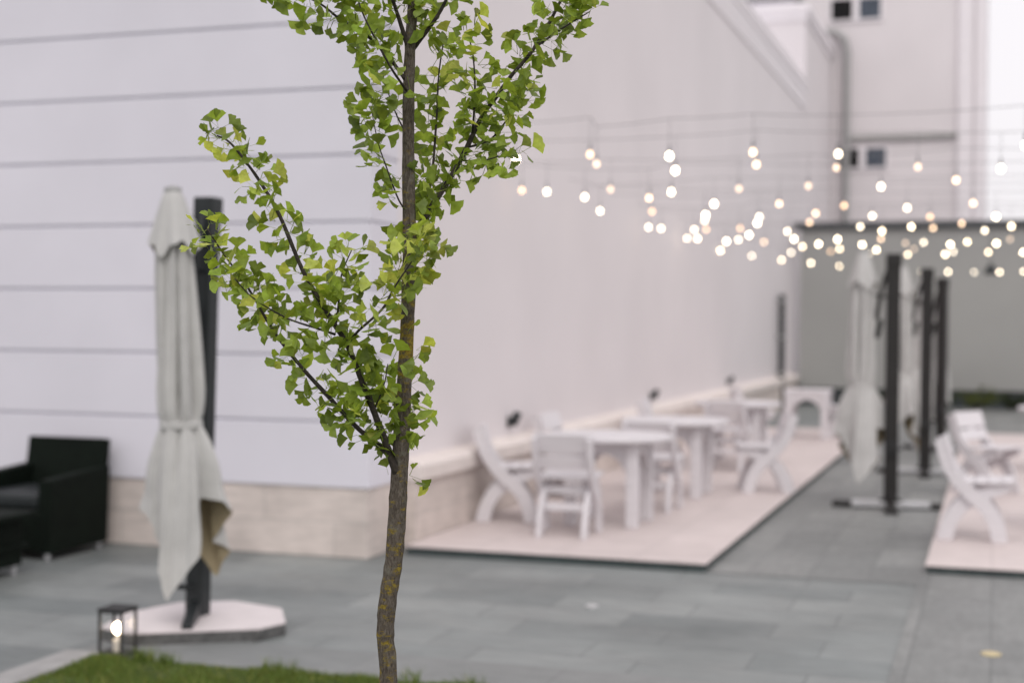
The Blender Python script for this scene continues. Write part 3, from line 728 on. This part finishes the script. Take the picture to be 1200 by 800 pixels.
# front left parasol: stands on a white weight slab
p1 = make_parasol('slab', 3)
p1.location = (-4.22, 7.14, 0.0); p1.rotation_euler = (R(1.1), R(.47), R(85))
a_ = .062
for c_ in p1.children:
    if c_.name.split('.')[0] in ('canopy', 'vent_cap', 'finial', 'strap', 'centre_pole'):
        c_.rotation_euler = (-.92*a_, -.39*a_, 0); c_.location = (-.28+.39*(1.15*a_+.05), -.92*(1.15*a_+.05), 0)
tag(p1, 'closed beige cantilever parasol on a white slab before the grooved wall', 'parasol')
b = MB()
poly = [(-4.30, 6.58), (-3.72, 6.93), (-3.66, 7.12), (-3.86, 7.46), (-4.22, 7.56), (-4.50, 7.42), (-4.62, 7.02), (-4.52, 6.66)]
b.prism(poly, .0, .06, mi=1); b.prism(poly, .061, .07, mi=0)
sl = b.build('base_weight', [M['slab'], M['slab_side']], None)
sl.parent = p1; bpy.context.view_layer.update(); sl.matrix_parent_inverse = p1.matrix_world.inverted()
def p1part(name, mb, m, bevel=.004):
    o = mb.build(name, m, None, bevel=bevel); o.parent = p1; o.matrix_parent_inverse = p1.matrix_world.inverted(); return o
b = MB(); d = Vector((.24, -.36, 0)).normalized(); q = Vector((-d.y, d.x, 0))*.032
def bar(b, p0, p1_, hw, z0a, z1a, z0b, z1b):
    d = (Vector(p1_)-Vector(p0)); d.z = 0; d.normalize(); q = Vector((-d.y, d.x, 0))*hw; A, B = Vector((*p0[:2], 0)), Vector((*p1_[:2], 0))
    vs = [A-q+Vector((0, 0, z0a)), A+q+Vector((0, 0, z0a)), A+q+Vector((0, 0, z1a)), A-q+Vector((0, 0, z1a)), B-q+Vector((0, 0, z0b)), B+q+Vector((0, 0, z0b)), B+q+Vector((0, 0, z1b)), B-q+Vector((0, 0, z1b))]
    b.add(vs, [(0, 1, 2, 3), (7, 6, 5, 4), (0, 4, 5, 1), (1, 5, 6, 2), (2, 6, 7, 3), (3, 7, 4, 0)])
bar(b, (-4.21, 7.11, 0), (-4.06, 6.76, 0), .028, .068, .16, .068, .1)
p1part('base_arm', b, M['metal_dark'])
b = MB(); bar(b, (-4.2, 7.12, 0), (-4.29, 7.02, 0), .014, .2, .23, .23, .26); p1part('pedal', b, M['metal_dark'])

PR = [(-.92, 14.16, 5, 'nearest closed parasol in the aisle, beige cloth beside a black mast on silver cross base'),
      (-.76, 17.62, 3, 'second closed parasol in the aisle, directly behind the nearest one'),
      (-.70, 21.1, -20, 'third closed parasol in the aisle, mostly hidden behind the second'),
      (-.88, 27.3, -75, 'furthest closed parasol in the aisle, the lowest dark mast of the row')]
pp = make_parasol('cross', 8)
for k, (x, y, a, lb) in enumerate(PR):
    o = pp if k == 0 else copy_tree(pp)
    o.location = (x, y, .004); o.rotation_euler = (0, R(.2), R(a))
    for c_ in o.children:
        if c_.name.startswith('canopy'): c_.rotation_euler.z = R(80 + 110*k)
    tag(o, lb, 'parasol', 'closed parasols standing in the aisle')

# ------------------------------------------------------------------ lantern and floor lights
t = empty('lantern', (-4.235, 6.385, .0)); tag(t, 'black framed glass lantern glowing at the corner of the lawn', 'lantern')
K = M['black']; h = .07
b = MB(); b.box(-h-.008, h+.008, -h-.008, h+.008, .002, .022); b.build('base', K, t, bevel=.003)
b = MB()
for sx in (-1, 1):
    for sy in (-1, 1): b.box(*sorted((sx*h, sx*(h-.013))), *sorted((sy*h, sy*(h-.011))), .023, .238)
for s in (-1, 1):
    b.box(-h+.0135, h-.0135, *sorted((s*h, s*(h-.012))), .2265, .2378); b.box(*sorted((s*h, s*(h-.012))), -h+.0135, h-.0135, .2265, .2378)
b.build('frame', K, t)
b = MB(); b.box(-h-.006, h+.006, -h-.006, h+.006, .2385, .247); b.build('top', K, t, bevel=.003)
for s in (-1, 1):
    b = MB(); q_ = s*(h-.007); b.add([(-h+.012, q_, .024), (h-.012, q_, .024), (h-.012, q_, .226), (-h+.012, q_, .226)], [(0, 1, 2, 3)]); b.build('glass_pane', M['glass'], t)
    b = MB(); b.add([(q_, -h+.012, .024), (q_, h-.012, .024), (q_, h-.012, .226), (q_, -h+.012, .226)], [(0, 1, 2, 3)]); b.build('glass_pane', M['glass'], t)
b = MB(); b.lathe([(.024, .0225), (.024, .08), (.014, .086), (.012, .11)], n=20); b.build('lamp_stem', M['candle'], t)
b = MB(); b.lathe([(.01, .112), (.02, .122), (.025, .138), (.022, .155), (.012, .166), (.002, .17)], n=20); b.build('bulb', M['lamp_glow'], t, smooth=True)

t = empty('floor_light', (0, 7.96, .004)); tag(t, 'small round brass light set flush in the grey paving at lower right', 'floor light')
b = MB(); b.lathe([(.052, 0), (.052, .006), (.045, .009), (.036, .007)], n=28); b.build('ring', M['brass'], t)
b = MB(); b.lathe([(.034, .0), (.034, .006), (.01, .0065)], n=24); b.build('lens', M['pale'], t)
t = empty('floor_light', (-2.3, 8.49, .002)); tag(t, 'small pale round plate set flush in the paving before the left terrace', 'floor light')
b = MB(); b.lathe([(.04, -.004), (.04, .004), (.035, .006), (.031, .004)], n=28); b.build('ring', M['silver'], t)
b = MB(); b.lathe([(.03, .0), (.03, .004), (.01, .0045)], n=24); b.build('lens', M['pale'], t)

# ------------------------------------------------------------------ the ginkgo tree
gt = empty('ginkgo_tree', (-1.343, 3.137, 0), R(18.4)); tag(gt, 'slender young ginkgo tree with fan-shaped leaves and lichen on its trunk, growing from the lawn', 'tree')
def smooth_path(pts, k=6):
    out = []; n = len(pts)
    for i in range(n-1):
        p0, p1_, p2, p3 = pts[max(i-1, 0)], pts[i], pts[i+1], pts[min(i+2, n-1)]
        for s in range(k):
            f = s/k
            out.append(tuple(.5*((2*p1_[j]) + (-p0[j]+p2[j])*f + (2*p0[j]-5*p1_[j]+4*p2[j]-p3[j])*f*f + (-p0[j]+3*p1_[j]-3*p2[j]+p3[j])*f**3) for j in range(len(p1_))))
    out.append(tuple(pts[-1])); return out
tp = smooth_path(TRUNK, 8)
b = MB(); random.seed(4); b.tube([p[:3] for p in tp], [p[3]*.87*random.uniform(.96, 1.05) for p in tp], 18, wob=.025)
b.build('trunk', M['bark'], gt, smooth=True)
lr = random.Random(21)
leaves = MB(); petioles = MB()
def leaf(base, d, size, yel):
    # one fan-shaped blade on a thin stalk; d = stalk direction
    d = Vector(d).normalized()
    pet = size*lr.uniform(.6, 1.25); sag = Vector((0, 0, -1))*lr.uniform(.0, .35)
    tip = base + d*pet*.6 + (d+sag)*pet*.4
    fwd = (d + sag*1.2 + Vector((lr.gauss(0, .25), lr.gauss(0, .25), lr.gauss(0, .25)))).normalized()
    if abs(tip.x-.036) < .026 and tip.y < .03 and (1.93 < tip.z < 2.40 or 1.53 < tip.z < 1.69) and lr.random() < .8: return
    nrm = Vector((lr.gauss(0, .5), lr.gauss(-.65, .6), lr.gauss(.5, .4)))
    nrm = (nrm - fwd*nrm.dot(fwd))
    if nrm.length < .1: nrm = fwd.orthogonal()
    nrm.normalize(); sd = fwd.cross(nrm)
    half = R(lr.uniform(42, 60)); m = 14; notch = lr.uniform(.05, .3) if lr.random() < .55 else 0
    cup = lr.uniform(-.25, .45); wave = lr.uniform(.01, .05); ph = lr.uniform(0, TAU); fold = lr.uniform(-.1, .22)
    g = lr.uniform(.55, 1.4)
    if lr.random() < yel: 
        k = lr.uniform(.35, 1); c = (.22*(1-k)+.52*k, .33*(1-k)+.56*k, .045*(1-k)+.12*k)
    else:
        k = lr.random(); c = (.185+.12*k, .27+.13*k, .036+.032*k)
    c = tuple(q*g for q in c)
    rows = (.0, .4, .75, 1.0); vs = [tip]; idx = []
    for r_ in rows[1:]:
        ring = []
        for k in range(m+1):
            f = -1+2*k/m; a = half*f
            L = size*r_*(1 + .05*f**4)
            if r_ > .9:
                L *= 1 - notch*math.exp(-(f/.16)**2) + .026*math.sin(k*1.5+ph) + .014*math.sin(k*3.9+ph*2)
            elif r_ > .7: L *= 1 - notch*.4*math.exp(-(f/.13)**2)
            u, w = L*math.cos(a), L*math.sin(a)*(1 if r_ > .9 else .93 if r_ > .7 else .8)
            h_ = cup*size*r_*r_*.8 * (1 - .5*abs(f)) + fold*abs(w)*.6 + wave*size*r_*math.sin(f*5+ph)
            ring.append(len(vs)); vs.append(tip + fwd*u + sd*w + nrm*h_)
        idx.append(ring)
    fs = []
    for k in range(m): fs.append((0, idx[0][k], idx[0][k+1]))
    for q in range(2):
        for k in range(m): fs.append((idx[q][k], idx[q+1][k], idx[q+1][k+1], idx[q][k+1]))
    leaves.add(vs, fs, 0, c)
    w = Vector((0, 0, .0007)); s2 = d.cross(Vector((.3, .2, 1))).normalized()*.0008
    petioles.add([base-s2, base+s2, tip+s2*.8, tip-s2*.8, base+w, tip+w], [(0, 1, 2, 3), (0, 4, 5, 3), (1, 2, 5, 4)], 0, (c[0]*.9+.03, c[1]*.9+.03, c[2]))

def spur(p, t, n, size, yel, spread=1.0):
    # a short shoot with a whorl of leaves
    t = Vector(t).normalized(); a0 = lr.uniform(0, TAU)
    x = t.orthogonal().normalized(); y = t.cross(x)
    out = (x*math.cos(a0) + y*math.sin(a0) + Vector((0, 0, .35))).normalized()
    base = Vector(p) + out*lr.uniform(.006, .024)*spread
    for k in range(n):
        r_ = Vector((lr.gauss(0, .75), lr.gauss(0, .75), lr.gauss(0, .7)))
        leaf(base, out*.7 + r_*.8 + t*.25, lr.uniform(.019, .0315), yel)
for (pts, r0, r1, yel) in LIMBS:
    path = smooth_path(pts, 5); n = len(path)
    b = MB(); b.tube(path, [(r0 + (r1-r0)*(i/(n-1))**.85)*lr.uniform(.93, 1.07) for i in range(n)], 10, wob=.05)
    b.build('branch', M['twig'], gt, smooth=True)
    # walk along it and hang leaves
    acc = 0; total = sum((Vector(path[i+1])-Vector(path[i])).length for i in range(n-1)); run = 0
    step = .0088 if yel > .15 else .0106
    for i in range(n-1):
        A, B = Vector(path[i]), Vector(path[i+1]); L = (B-A).length; s = step-acc
        while s < L:
            fr = (run+s)/total
            if fr > .10 or r0 < .005:
                q = A.lerp(B, s/L)
                spur(q, B-A, lr.choice((1, 2, 3, 3, 4)) if r0 > .006 else lr.choice((1, 2, 3, 3)), .04, min(.9, yel*(.35+.9*fr)))
            s += lr.uniform(.6, 1.4)*step
        acc = (L - s) % step if s > L else 0
        run += L
    # leafy tip
    for k in range(2): spur(path[-1], Vector(path[-1])-Vector(path[-2]), 3, .04, yel)
# leaves straight from the trunk
for (z0, z1, nn, yel) in ((1.34, 1.60, 40, .12), (1.60, 1.74, 6, .3), (1.74, 2.05, 50, .4), (2.05, 2.44, 24, .06), (2.44, 3.3, 80, .05)):
    for k in range(nn):
        z = lr.uniform(z0, z1); j = min(range(len(tp)), key=lambda q: abs(tp[q][2]-z)); a = lr.uniform(0, TAU)
        p = Vector((tp[j][0]+math.cos(a)*tp[j][3], tp[j][1]+math.sin(a)*tp[j][3], z))
        spur(p, (math.cos(a), math.sin(a), .5), lr.choice((1, 2, 3)), .04, yel)
print('leaf faces', len(leaves.f))
cr_ = leaves.build('crown', M['leaf'], gt, smooth=True, attr='tint')
petioles.build('leaf_stalks', M['leaf'], cr_, attr='tint')

# ------------------------------------------------------------------ camera
cam = bpy.data.cameras.new('camera'); co = bpy.data.objects.new('camera', cam); COL.objects.link(co); scene.camera = co
cam.sensor_width = 36; cam.lens = 51; cam.clip_start = .1; cam.clip_end = 5000
co.location = (0, 0, 1.7)
co.rotation_euler = (Matrix.Rotation(R(18.4), 3, 'Z') @ Matrix.Rotation(R(90-.64), 3, 'X') @ Matrix.Rotation(.0078, 3, 'Z')).to_euler()
cam.dof.use_dof = True; cam.dof.focus_distance = 3.38; cam.dof.aperture_fstop = 2.0

# ------------------------------------------------------------------ daylight, overcast evening
SUN_EL, SUN_AZ = 48, 150
w = bpy.data.worlds.new('World'); scene.world = w; w.use_nodes = True
n, l = w.node_tree.nodes, w.node_tree.links
bg = n['Background']
sky = n.new('ShaderNodeTexSky'); sky.sky_type = 'NISHITA'; sky.sun_disc = False
sky.sun_elevation = R(SUN_EL); sky.sun_rotation = R(SUN_AZ); sky.dust_density = 3; sky.air_density = 1.0
hs = n.new('ShaderNodeHueSaturation'); hs.inputs['Saturation'].default_value = .25; l.new(sky.outputs[0], hs.inputs['Color'])
mx = n.new('ShaderNodeMix'); mx.data_type = 'RGBA'; mx.inputs['Factor'].default_value = .72
l.new(hs.outputs[0], mx.inputs[6]); mx.inputs[7].default_value = (8.9, 8.5, 8.75, 1)
tc = n.new('ShaderNodeTexCoord'); sx = n.new('ShaderNodeSeparateXYZ'); l.new(tc.outputs['Generated'], sx.inputs[0])
mr = n.new('ShaderNodeMapRange'); mr.inputs[1].default_value = .05; mr.inputs[2].default_value = .9; mr.inputs[3].default_value = 1.17; mr.inputs[4].default_value = 1.5
l.new(sx.outputs[2], mr.inputs[0])
vs_ = n.new('ShaderNodeVectorMath'); vs_.operation = 'SCALE'; l.new(mx.outputs[2], vs_.inputs[0]); l.new(mr.outputs[0], vs_.inputs['Scale'])
l.new(vs_.outputs[0], bg.inputs[0]); bg.inputs[1].default_value = .1055
sun = bpy.data.lights.new('sun', 'SUN'); sun.energy = .8; sun.angle = R(25); sun.color = (1, .96, .91)
so = bpy.data.objects.new('sun', sun); COL.objects.link(so); so.location = (4, -6, 10)
az = R(SUN_AZ); dv = Vector((math.sin(az)*math.cos(R(SUN_EL)), math.cos(az)*math.cos(R(SUN_EL)), math.sin(R(SUN_EL))))
so.rotation_euler = dv.to_track_quat('Z', 'Y').to_euler()

scene.view_settings.view_transform = 'Standard'; scene.view_settings.look = 'None'; scene.view_settings.exposure = 0
scene.render.engine = 'CYCLES'
c = scene.cycles
c.use_denoising = True; c.max_bounces = 8; c.transparent_max_bounces = 12; c.sample_clamp_indirect = 4; c.caustics_reflective = False; c.caustics_refractive = False
